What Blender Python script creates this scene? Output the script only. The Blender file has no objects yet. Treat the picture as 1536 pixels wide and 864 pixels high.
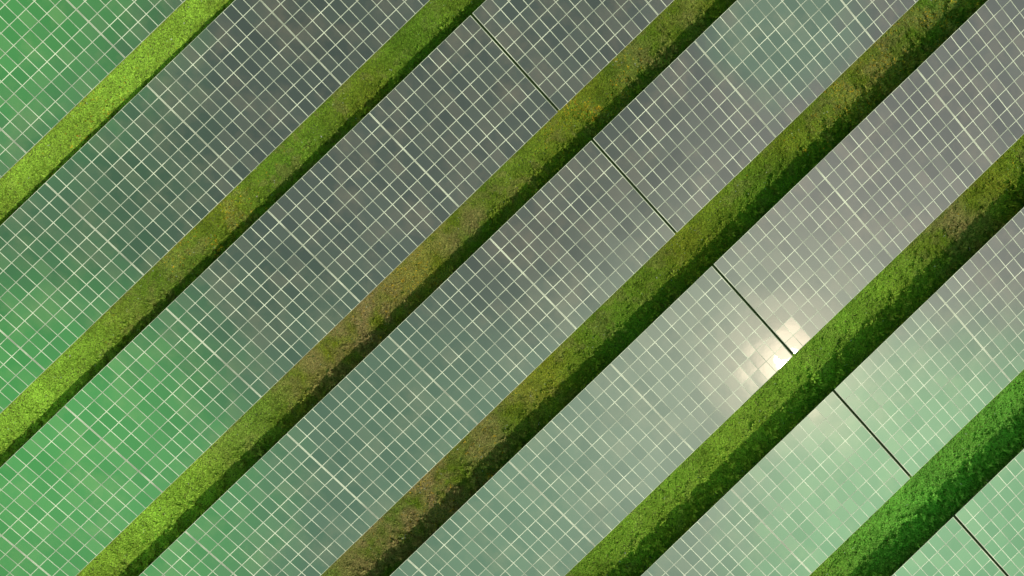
import bpy, math, random
import numpy as np
from mathutils import Vector, Matrix, Euler
random.seed(7); rng=np.random.default_rng(11)
scene=bpy.context.scene
scene.view_settings.view_transform='Standard'
scene.view_settings.look='None'
scene.view_settings.exposure=0
col=scene.collection

# ---------------- layout (metres) ----------------
ANG=math.radians(43.9)
RX,RY=math.cos(ANG),math.sin(ANG)      # along the rows
DX,DY=RY,-RX                           # down-slope, across the rows
PITCH=14.455; VC=1.045
TILT=math.radians(9.0); ZMID=1.15
SLOPE=10.75; NI,NJ=12,8
SEC=11.7; UG=13.33; JOINT=0.075
SUN=Vector((641,-354,940)).normalized()

# ---------------- helpers ----------------
def newmat(name):
    m=bpy.data.materials.new(name); m.use_nodes=True
    nt=m.node_tree; b=nt.nodes['Principled BSDF']
    return m,nt,b
def mesh_obj(name,verts,faces,mats,midx=None,link=True):
    me=bpy.data.meshes.new(name); me.from_pydata(verts,[],faces)
    for m in mats: me.materials.append(m)
    if midx: 
        for p,i in zip(me.polygons,midx): p.material_index=i
    me.update()
    o=bpy.data.objects.new(name,me)
    if link: col.objects.link(o)
    return o

# ---------------- materials ----------------
glass,nt,b=newmat('panel_glass')
N=nt.nodes; L=nt.links
N.remove(b); mo=N['Material Output']
df=N.new('ShaderNodeBsdfDiffuse'); gl=N.new('ShaderNodeBsdfAnisotropic'); gl.distribution='BECKMANN'
gl.inputs['Roughness'].default_value=0.056; gl.inputs['Color'].default_value=(1,1,1,1)
ms=N.new('ShaderNodeMixShader'); L.new(df.outputs[0],ms.inputs[1]); L.new(gl.outputs[0],ms.inputs[2]); L.new(ms.outputs[0],mo.inputs[0])
info=N.new('ShaderNodeObjectInfo')
fr=N.new('ShaderNodeMapRange'); fr.inputs[3].default_value=0.178; fr.inputs[4].default_value=0.196
L.new(info.outputs['Random'],fr.inputs[0]); L.new(fr.outputs[0],ms.inputs[0])
# per-module tint: most cells cool grey-green, a few dustier and warmer
ramp=N.new('ShaderNodeValToRGB')
ramp.color_ramp.elements[0].color=(0.022,0.028,0.026,1)
ramp.color_ramp.elements[1].color=(0.058,0.054,0.046,1)
e1=ramp.color_ramp.elements.new(0.8); e1.color=(0.040,0.046,0.040,1)
L.new(info.outputs['Random'],ramp.inputs[0])
geo=N.new('ShaderNodeNewGeometry')
ns=N.new('ShaderNodeTexNoise'); ns.inputs['Scale'].default_value=0.30; ns.inputs['Detail'].default_value=9; ns.inputs['Roughness'].default_value=0.65
L.new(geo.outputs['Position'],ns.inputs['Vector'])
mx=N.new('ShaderNodeMix'); mx.data_type='RGBA'
mr=N.new('ShaderNodeMapRange'); mr.inputs[1].default_value=0.48; mr.inputs[2].default_value=0.75; mr.inputs[3].default_value=0; mr.inputs[4].default_value=0.6
L.new(ns.outputs['Fac'],mr.inputs[0]); L.new(mr.outputs[0],mx.inputs[0])
L.new(ramp.outputs[0],mx.inputs[6]); mx.inputs[7].default_value=(0.120,0.092,0.072,1)
L.new(mx.outputs[2],df.inputs['Color'])
ns2=N.new('ShaderNodeTexNoise'); ns2.inputs['Scale'].default_value=1.2; ns2.inputs['Detail'].default_value=2
L.new(geo.outputs['Position'],ns2.inputs['Vector'])
bp=N.new('ShaderNodeBump'); bp.inputs['Strength'].default_value=0.16; bp.inputs['Distance'].default_value=0.01
L.new(ns2.outputs['Fac'],bp.inputs['Height']); L.new(bp.outputs[0],gl.inputs['Normal'])

def framemat(name,c0,c1):
    m,nt,b=newmat(name)
    b.inputs['Roughness'].default_value=0.6; b.inputs['Specular IOR Level'].default_value=0.3
    ns=nt.nodes.new('ShaderNodeTexNoise'); ns.inputs['Scale'].default_value=0.5; ns.inputs['Detail'].default_value=8
    g=nt.nodes.new('ShaderNodeNewGeometry'); nt.links.new(g.outputs['Position'],ns.inputs['Vector'])
    rp=nt.nodes.new('ShaderNodeValToRGB'); rp.color_ramp.elements[0].position=0.35; rp.color_ramp.elements[1].position=0.65
    rp.color_ramp.elements[0].color=c0; rp.color_ramp.elements[1].color=c1
    nt.links.new(ns.outputs['Fac'],rp.inputs[0]); nt.links.new(rp.outputs[0],b.inputs['Base Color'])
    return m
frame=framemat('anodised_frame',(0.28,0.28,0.24,1),(0.62,0.59,0.51,1))
railm=framemat('weathered_rail',(0.22,0.21,0.18,1),(0.42,0.40,0.34,1))
steel,nt,b=newmat('galvanised_steel')
b.inputs['Base Color'].default_value=(0.35,0.36,0.36,1); b.inputs['Metallic'].default_value=0.4; b.inputs['Roughness'].default_value=0.55
blockerm,nt,b=newmat('dark_gap_blocker')
b.inputs['Base Color'].default_value=(0.018,0.034,0.012,1); b.inputs['Roughness'].default_value=1.0; b.inputs['Specular IOR Level'].default_value=0.0

# ---------------- module mesh ----------------
MW=(SEC-JOINT)/NI-0.008; MH=SLOPE/NJ-0.008; FR=0.024
def module_mesh():
    x,y=MW/2,MH/2; xi,yi=x-FR,y-FR; t=0.0; g=-0.003; bt=-0.04
    v=[(-x,-y,t),(x,-y,t),(x,y,t),(-x,y,t),(-xi,-yi,t),(xi,-yi,t),(xi,yi,t),(-xi,yi,t),
       (-xi,-yi,g),(xi,-yi,g),(xi,yi,g),(-xi,yi,g),(-x,-y,bt),(x,-y,bt),(x,y,bt),(-x,y,bt)]
    f=[(0,1,5,4),(1,2,6,5),(2,3,7,6),(3,0,4,7),(4,5,9,8),(5,6,10,9),(6,7,11,10),(7,4,8,11),
       (8,9,10,11),(12,13,1,0),(13,14,2,1),(14,15,3,2),(15,12,0,3),(15,14,13,12)]
    return v,f,[1]*8+[0]+[1]*5
v,f,mi=module_mesh()
mod=mesh_obj('solar_panel',v,f,[glass,frame],mi,link=False)
def boxmesh(name,sx,sy,sz,mat):
    x,y,z=sx/2,sy/2,sz/2
    v=[(-x,-y,-z),(x,-y,-z),(x,y,-z),(-x,y,-z),(-x,-y,z),(x,-y,z),(x,y,z),(-x,y,z)]
    f=[(3,2,1,0),(4,5,6,7),(0,1,5,4),(1,2,6,5),(2,3,7,6),(3,0,4,7)]
    me=bpy.data.meshes.new(name); me.from_pydata(v,[],f); me.materials.append(mat); return me
def cmesh(name,ln,w,h,mat):
    t=0.012; prof=[(-w/2,0),(w/2,0),(w/2,-t),(-w/2+t,-t),(-w/2+t,-h+t),(w/2,-h+t),(w/2,-h),(-w/2,-h)]
    n=len(prof); v=[(-ln/2,a,c) for a,c in prof]+[(ln/2,a,c) for a,c in prof]
    f=[(i,(i+1)%n,n+(i+1)%n,n+i) for i in range(n)]
    me=bpy.data.meshes.new(name); me.from_pydata(v,[],f); me.materials.append(mat); return me
purlin=cmesh('purlin',SEC-0.3,0.08,0.12,steel)
endrail=boxmesh('end_rail',0.036,SLOPE-0.01,0.05,railm)
# dark U profile added under the gap to block sunlight and darken it
def blockermesh():
    a,h,t=0.24,0.07,0.012; y=SLOPE/2-0.06
    prof=[(-a,h),(-a,0),(a,0),(a,h),(a-t,h),(a-t,t),(-a+t,t),(-a+t,h)]
    n=len(prof); v=[(p,-y,q) for p,q in prof]+[(p,y,q) for p,q in prof]
    f=[(i,(i+1)%n,n+(i+1)%n,n+i) for i in range(n)]
    me=bpy.data.meshes.new('gap_light_blocker'); me.from_pydata(v,[],f); me.materials.append(blockerm); return me
blocker=blockermesh()
def post(h): return boxmesh('support_post',0.10,0.14,h,steel)
sT,cT=math.sin(TILT),math.cos(TILT)
post_hi=post(ZMID+3.6*sT-0.18+0.2); post_lo=post(ZMID-3.6*sT-0.18+0.2)

def add(name,me,parent,loc,rot):
    o=bpy.data.objects.new(name,me); o.parent=parent; o.location=loc; o.rotation_euler=rot
    col.objects.link(o); return o
def build_section(u,v,gap):
    x=u*RX+v*DX; y=u*RY+v*DY
    e=bpy.data.objects.new('solar_array',None); e.empty_display_size=0.5
    e.location=(x,y,0); e.rotation_euler=(0,0,ANG); col.objects.link(e)
    e['label']=('tilted solar array of dark glass panels beside a narrow service gap' if gap else
                'tilted solar array of dark glass panels in pale frames over grass')
    e['category']='solar array'; e['group']='rows of solar arrays'
    pw=(SEC-JOINT)/NI; ph=SLOPE/NJ
    tx=random.gauss(0,0.0007); ty=random.gauss(0,0.0007)
    for i in range(NI):
        cx=random.gauss(0,0.0014)
        for j in range(NJ):
            s=(j-(NJ-1)/2)*ph
            o=mod.copy(); o.parent=e
            o.location=((i-(NI-1)/2)*pw, s*cT, ZMID+s*sT)
            o.rotation_euler=(TILT+tx+random.gauss(0,0.0040),ty+cx+random.gauss(0,0.0040),0)
            col.objects.link(o)
    for s in (-3.9,-1.4,1.4,3.9):
        add('purlin',purlin,e,(0,s*cT+0.06*sT,ZMID+s*sT-0.06),(TILT,0,0))
    for sx in (-1,1):
        add('end_rail',endrail,e,(sx*(SEC/2-0.019),0,ZMID-0.03),(TILT,0,0))
    if gap==1:
        add('gap_light_blocker',blocker,e,(SEC/2+0.10,0,ZMID-0.24),(TILT,0,0))
    for sx in (-4.2,0,4.2):
        hh=ZMID+3.6*sT-0.18
        add('support_post',post_hi,e,(sx,3.6*cT,hh-(hh+0.2)/2),(0,0,0))
        hl=ZMID-3.6*sT-0.18
        add('support_post',post_lo,e,(sx,-3.6*cT,hl-(hl+0.2)/2),(0,0,0))
    return e
nsec=0
HX,HY=43.3,24.4
for k in range(-5,6):
    v=VC+PITCH*k
    for m in range(-8,8):
        u=UG+SEC*(m+0.5)
        vis=False
        for a in np.linspace(-0.5,0.5,9):
            for c in np.linspace(-0.5,0.5,9):
                uu=u+a*SEC; vv=v+c*SLOPE
                X=uu*RX+vv*DX; Y=uu*RY+vv*DY
                if abs(X)<HX+2.5 and abs(Y)<HY+2.5: vis=True
        if not vis: continue
        off=0.10 if m>=0 else -0.10
        build_section(u+off,v,{-1:1,0:2}.get(m,0)); nsec+=1
print('sections',nsec)

# ---------------- ground ----------------
gm,nt,b=newmat('meadow_soil')
ns=nt.nodes.new('ShaderNodeTexNoise'); ns.inputs['Scale'].default_value=0.8; ns.inputs['Detail'].default_value=8
g=nt.nodes.new('ShaderNodeNewGeometry'); nt.links.new(g.outputs['Position'],ns.inputs['Vector'])
rp=nt.nodes.new('ShaderNodeValToRGB'); rp.color_ramp.elements[0].position=0.35; rp.color_ramp.elements[1].position=0.65
rp.color_ramp.elements[0].color=(0.05,0.08,0.010,1); rp.color_ramp.elements[1].color=(0.10,0.11,0.02,1)
nt.links.new(ns.outputs['Fac'],rp.inputs[0]); nt.links.new(rp.outputs[0],b.inputs['Base Color'])
b.inputs['Roughness'].default_value=0.95
gr=mesh_obj('ground',[(-3000,-3000,0),(3000,-3000,0),(3000,3000,0),(-3000,3000,0)],[(0,1,2,3)],[gm])
gr['kind']='structure'; gr['label']='meadow ground under the solar arrays'; gr['category']='ground'

# ---------------- grass ----------------
def vnoise(x,y,scale,seed):
    r=np.random.default_rng(seed); T=r.random((256,256))
    a0=0.6+seed; xr=x*math.cos(a0)-y*math.sin(a0); yr=x*math.sin(a0)+y*math.cos(a0)
    X=xr*scale+500; Y=yr*scale+500
    xi=np.floor(X).astype(int); yi=np.floor(Y).astype(int); fx=X-xi; fy=Y-yi
    fx=fx*fx*(3-2*fx); fy=fy*fy*(3-2*fy)
    a=T[xi%256,yi%256]; b_=T[(xi+1)%256,yi%256]; c=T[xi%256,(yi+1)%256]; d=T[(xi+1)%256,(yi+1)%256]
    return (a*(1-fx)+b_*fx)*(1-fy)+(c*(1-fx)+d*fx)*fy
def fbm(x,y,s,seed,o=4):
    t=0;a=1;n=0
    for i in range(o):
        t=t+a*vnoise(x,y,s*2**i,seed+i); n+=a; a*=0.5
    return t/n
P=[];E=[]
for k in range(-5,5):
    vl=VC+PITCH*k+SLOPE/2*cT
    v0=vl-0.8; v1=VC+PITCH*(k+1)-SLOPE/2*cT+1.4
    n=int(260*(v1-v0)*140)
    u=rng.uniform(-70,70,n); v=rng.uniform(v0,v1,n)
    X=u*RX+v*DX; Y=u*RY+v*DY
    m=(abs(X)<HX+2)&(abs(Y)<HY+2)
    P.append(np.stack([X[m],Y[m]],1)); E.append(v[m]-vl)
P=np.concatenate(P); E=np.concatenate(E); n=len(P); x,y=P[:,0],P[:,1]
print('tufts',n)
clump=fbm(x,y,0.9,3,3); fine=fbm(x,y,2.8,20,3); f2=fbm(x,y,4.5,33,2)
rmp=np.clip((E-0.2)/0.9,0,1)
rmp2=0.5+0.7*np.clip((E-1.6)/1.0,0,1)
hgt=0.06+0.16*np.clip(f2-0.4,0,1)+rmp*rmp2*(0.35*np.clip(clump-0.45,0,1)+1.15*np.clip(fine-0.52,0,0.3))
hgt*=rng.uniform(0.65,1.35,n)
hgt=np.where(E<0.2,np.minimum(hgt,0.2),hgt)
def blob(cx,cy,r): return np.exp(-((x-cx)**2+(y-cy)**2)/r**2)
def C(r,g_,b_): return np.array([r,g_,b_])
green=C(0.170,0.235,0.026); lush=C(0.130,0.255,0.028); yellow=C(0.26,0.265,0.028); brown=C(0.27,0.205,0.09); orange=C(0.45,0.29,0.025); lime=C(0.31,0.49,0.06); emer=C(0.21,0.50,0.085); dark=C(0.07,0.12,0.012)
c=np.tile(green,(n,1))
def mixin(c,colr,w): w=np.clip(w,0,1)[:,None]; return c*(1-w)+colr*w
big=fbm(x,y,0.12,40,3); mid=fbm(x,y,0.6,50,5); spot=fbm(x,y,1.1,70,4)
c=mixin(c,yellow,(big-0.45)*3.0)
c=mixin(c,lush,(0.45-big)*3.0)
c=mixin(c,brown,np.clip((spot-0.60)*4,0,0.35))
c=mixin(c,dark,np.clip((0.40-spot)*4,0,0.30))
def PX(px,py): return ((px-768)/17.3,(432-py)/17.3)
for (px,py,r,w) in [(640,60,5,.6),(1000,560,9,.3),(1150,300,8,.3)]:
    cx,cy=PX(px,py); c=mixin(c,lush,blob(cx,cy,r)*w)
for (px,py,r,w) in [(560,470,5,1.0),(500,530,5,.9),(650,740,6,1.0),(560,810,6,.9),(690,340,4,.7),(1420,340,3,.9),(980,60,5,.6),(1290,90,5,.5),(740,640,4,.6),(340,660,3,.4),(250,430,4,.4),(1400,60,5,.4)]:
    cx,cy=PX(px,py); c=mixin(c,brown,blob(cx,cy,r)*w*np.clip((mid-0.30)*3.5,0,1))
for (px,py,r,w) in [(1420,810,13,.9),(1536,640,7,.6)]:  # green lens haze at lower right, painted into the blade colour
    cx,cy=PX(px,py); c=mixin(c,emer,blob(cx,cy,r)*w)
for (px,py,r,w) in [(190,110,8,1),(60,250,6,.8),(30,640,9,1),(230,760,9,1),(60,560,6,.6),(1110,640,9,.6),(950,790,6,.4),(1230,520,5,.3),(1300,440,5,.4),(300,30,4,.7)]:  # brighter lime grass; left-hand patches also carry green lens haze as colour
    cx,cy=PX(px,py); c=mixin(c,lime,blob(cx,cy,r)*w)
for (px,py,r,w) in [(880,150,4,1),(1420,60,9,.4),(300,340,6,.3),(600,430,4,.4),(150,150,5,.4),(1300,120,6,.4),(660,700,5,.4)]:
    cx,cy=PX(px,py)
    pick=rng.random(n)<0.14*blob(cx,cy,r)*w*np.clip((mid-0.4)*5,0,1)*1.5
    c[pick]=orange
c=c*rng.uniform(0.6,1.4,n)[:,None]*(0.72+0.56*mid)[:,None]
white=(rng.random(n)<0.0015); c[white]=C(0.42,0.42,0.36)
B=3
az=rng.uniform(0,2*np.pi,(n,B)); ln=hgt[:,None]*rng.uniform(0.2,0.55,(n,B))+0.05
w=rng.uniform(0.020,0.040,(n,B))+0.03*hgt[:,None]
zt=hgt[:,None]*rng.uniform(0.5,1.0,(n,B)); zm=zt*0.86
ca,sa=np.cos(az),np.sin(az)
bx=x[:,None]+0*az; by=y[:,None]+0*az
V=np.zeros((n,B,4,3))
V[:,:,0]=np.stack([bx,by,zt*0.4-0.01],-1)
V[:,:,1]=np.stack([bx+ca*ln*0.5-sa*w,by+sa*ln*0.5+ca*w,zm],-1)
V[:,:,2]=np.stack([bx+ca*ln,by+sa*ln,zt],-1)
V[:,:,3]=np.stack([bx+ca*ln*0.5+sa*w,by+sa*ln*0.5-ca*w,zm],-1)
V=V.reshape(-1,3); nq=n*B
me=bpy.data.meshes.new('grass')
me.vertices.add(nq*4); me.vertices.foreach_set('co',V.ravel())
me.loops.add(nq*4); me.loops.foreach_set('vertex_index',np.arange(nq*4,dtype=np.int32))
me.polygons.add(nq); me.polygons.foreach_set('loop_start',np.arange(0,nq*4,4,dtype=np.int32)); me.polygons.foreach_set('loop_total',np.full(nq,4,dtype=np.int32))
me.update(calc_edges=True)
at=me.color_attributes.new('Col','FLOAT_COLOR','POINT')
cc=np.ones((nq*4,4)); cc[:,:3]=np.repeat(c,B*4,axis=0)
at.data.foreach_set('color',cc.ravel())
gm2,nt,b=newmat('grass_blades')
ca_=nt.nodes.new('ShaderNodeVertexColor'); ca_.layer_name='Col'
nt.nodes.remove(b)
d1=nt.nodes.new('ShaderNodeBsdfDiffuse'); d2=nt.nodes.new('ShaderNodeBsdfTranslucent'); mm=nt.nodes.new('ShaderNodeMixShader'); mm.inputs[0].default_value=0.25
nt.links.new(ca_.outputs[0],d1.inputs[0]); nt.links.new(ca_.outputs[0],d2.inputs[0])
nt.links.new(d1.outputs[0],mm.inputs[1]); nt.links.new(d2.outputs[0],mm.inputs[2]); nt.links.new(mm.outputs[0],nt.nodes['Material Output'].inputs[0])
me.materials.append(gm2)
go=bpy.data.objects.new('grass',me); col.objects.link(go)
go['kind']='stuff'; go['label']='uneven green and yellow meadow grass between solar rows'; go['category']='grass'

# ---------------- light ----------------
sl=bpy.data.lights.new('sun','SUN'); sl.energy=3.8; sl.angle=math.radians(0.6); sl.color=(1.0,0.94,0.84)
so=bpy.data.objects.new('sun',sl); col.objects.link(so); so.location=(40,-20,80)
so.rotation_euler=SUN.to_track_quat('Z','Y').to_euler()
w=bpy.data.worlds.new('World'); scene.world=w; w.use_nodes=True
nt=w.node_tree; N=nt.nodes; L=nt.links
bg=N['Background']; out=N['World Output']
sky=N.new('ShaderNodeTexSky'); sky.sky_type='NISHITA'; sky.sun_disc=False
sky.sun_elevation=math.asin(SUN.z); sky.sun_rotation=math.atan2(SUN.x,SUN.y)
sky.dust_density=3
L.new(sky.outputs[0],bg.inputs[0]); bg.inputs[1].default_value=0.03
tc=N.new('ShaderNodeTexCoord')
cl=N.new('ShaderNodeTexNoise'); cl.inputs['Scale'].default_value=5.0; cl.inputs['Detail'].default_value=4
L.new(tc.outputs['Generated'],cl.inputs['Vector'])
acc=None
def addv(v):
    global acc
    if acc is None: acc=v
    else:
        a=N.new('ShaderNodeVectorMath'); a.operation='ADD'; L.new(acc,a.inputs[0]); L.new(v,a.inputs[1]); acc=a.outputs[0]
def lobe(val,lo,hi,colr):
    m=N.new('ShaderNodeMapRange'); m.interpolation_type='SMOOTHERSTEP'
    m.inputs[1].default_value=lo; m.inputs[2].default_value=hi
    L.new(val,m.inputs[0])
    s=N.new('ShaderNodeVectorMath'); s.operation='SCALE'; s.inputs[0].default_value=colr
    L.new(m.outputs[0],s.inputs['Scale']); addv(s.outputs[0])
def skyblob(d,wid,colr):
    d=Vector(d).normalized()
    vm=N.new('ShaderNodeVectorMath'); vm.operation='DOT_PRODUCT'; vm.inputs[1].default_value=d
    L.new(tc.outputs['Generated'],vm.inputs[0])
    lobe(vm.outputs['Value'],math.cos(math.radians(wid)),1.0,colr)
skyblob((-640,310,1287),21,(0.05,1.00,0.04))
skyblob((-540,-640,1140),22,(0.05,1.00,0.04))
skyblob((-760,-180,1150),30,(0.0,0.36,0.03))
skyblob((-100,-700,1140),26,(0.05,0.28,0.08))
skyblob((552,-640,860),30,(0.30,0.58,0.31))
skyblob((163,-558,999),22,(0.07,0.16,0.09))
skyblob((960,-680,827),20,(0.0,0.9,0.12))
skyblob((912,160,992),26,(0.26,0.21,0.22))
skyblob((640,150,1056),7,(0.0,0.32,0.08))
skyblob(SUN,7.5,(0.80,0.58,0.42))
skyblob(SUN,3.6,(3.0,2.3,1.65))
skyblob(SUN,22,(0.22,0.25,0.19))
inv=N.new('ShaderNodeVectorMath'); inv.operation='DOT_PRODUCT'; inv.inputs[1].default_value=(0,0,-1); L.new(tc.outputs['Generated'],inv.inputs[0])
lobe(inv.outputs['Value'],-0.52,-0.15,(1.15,1.10,0.85))
cr=N.new('ShaderNodeMapRange'); cr.inputs[1].default_value=0.38; cr.inputs[2].default_value=0.68; cr.inputs[3].default_value=0.18; cr.inputs[4].default_value=0.26
L.new(cl.outputs['Fac'],cr.inputs[0])
cs=N.new('ShaderNodeVectorMath'); cs.operation='SCALE'; cs.inputs[0].default_value=(0.88,1.18,0.90); L.new(cr.outputs[0],cs.inputs['Scale'])
addv(cs.outputs[0])
bg2=N.new('ShaderNodeBackground'); L.new(acc,bg2.inputs[0]); bg2.inputs[1].default_value=1.0
ad=N.new('ShaderNodeAddShader'); L.new(bg.outputs[0],ad.inputs[0]); L.new(bg2.outputs[0],ad.inputs[1]); L.new(ad.outputs[0],out.inputs[0])

# ---------------- camera ----------------
cd=bpy.data.cameras.new('camera'); cd.lens=26; cd.sensor_width=36; cd.clip_end=8000
co=bpy.data.objects.new('camera',cd); co.location=(0,0,62.25+ZMID); co.rotation_euler=(0,0,0)
col.objects.link(co); scene.camera=co
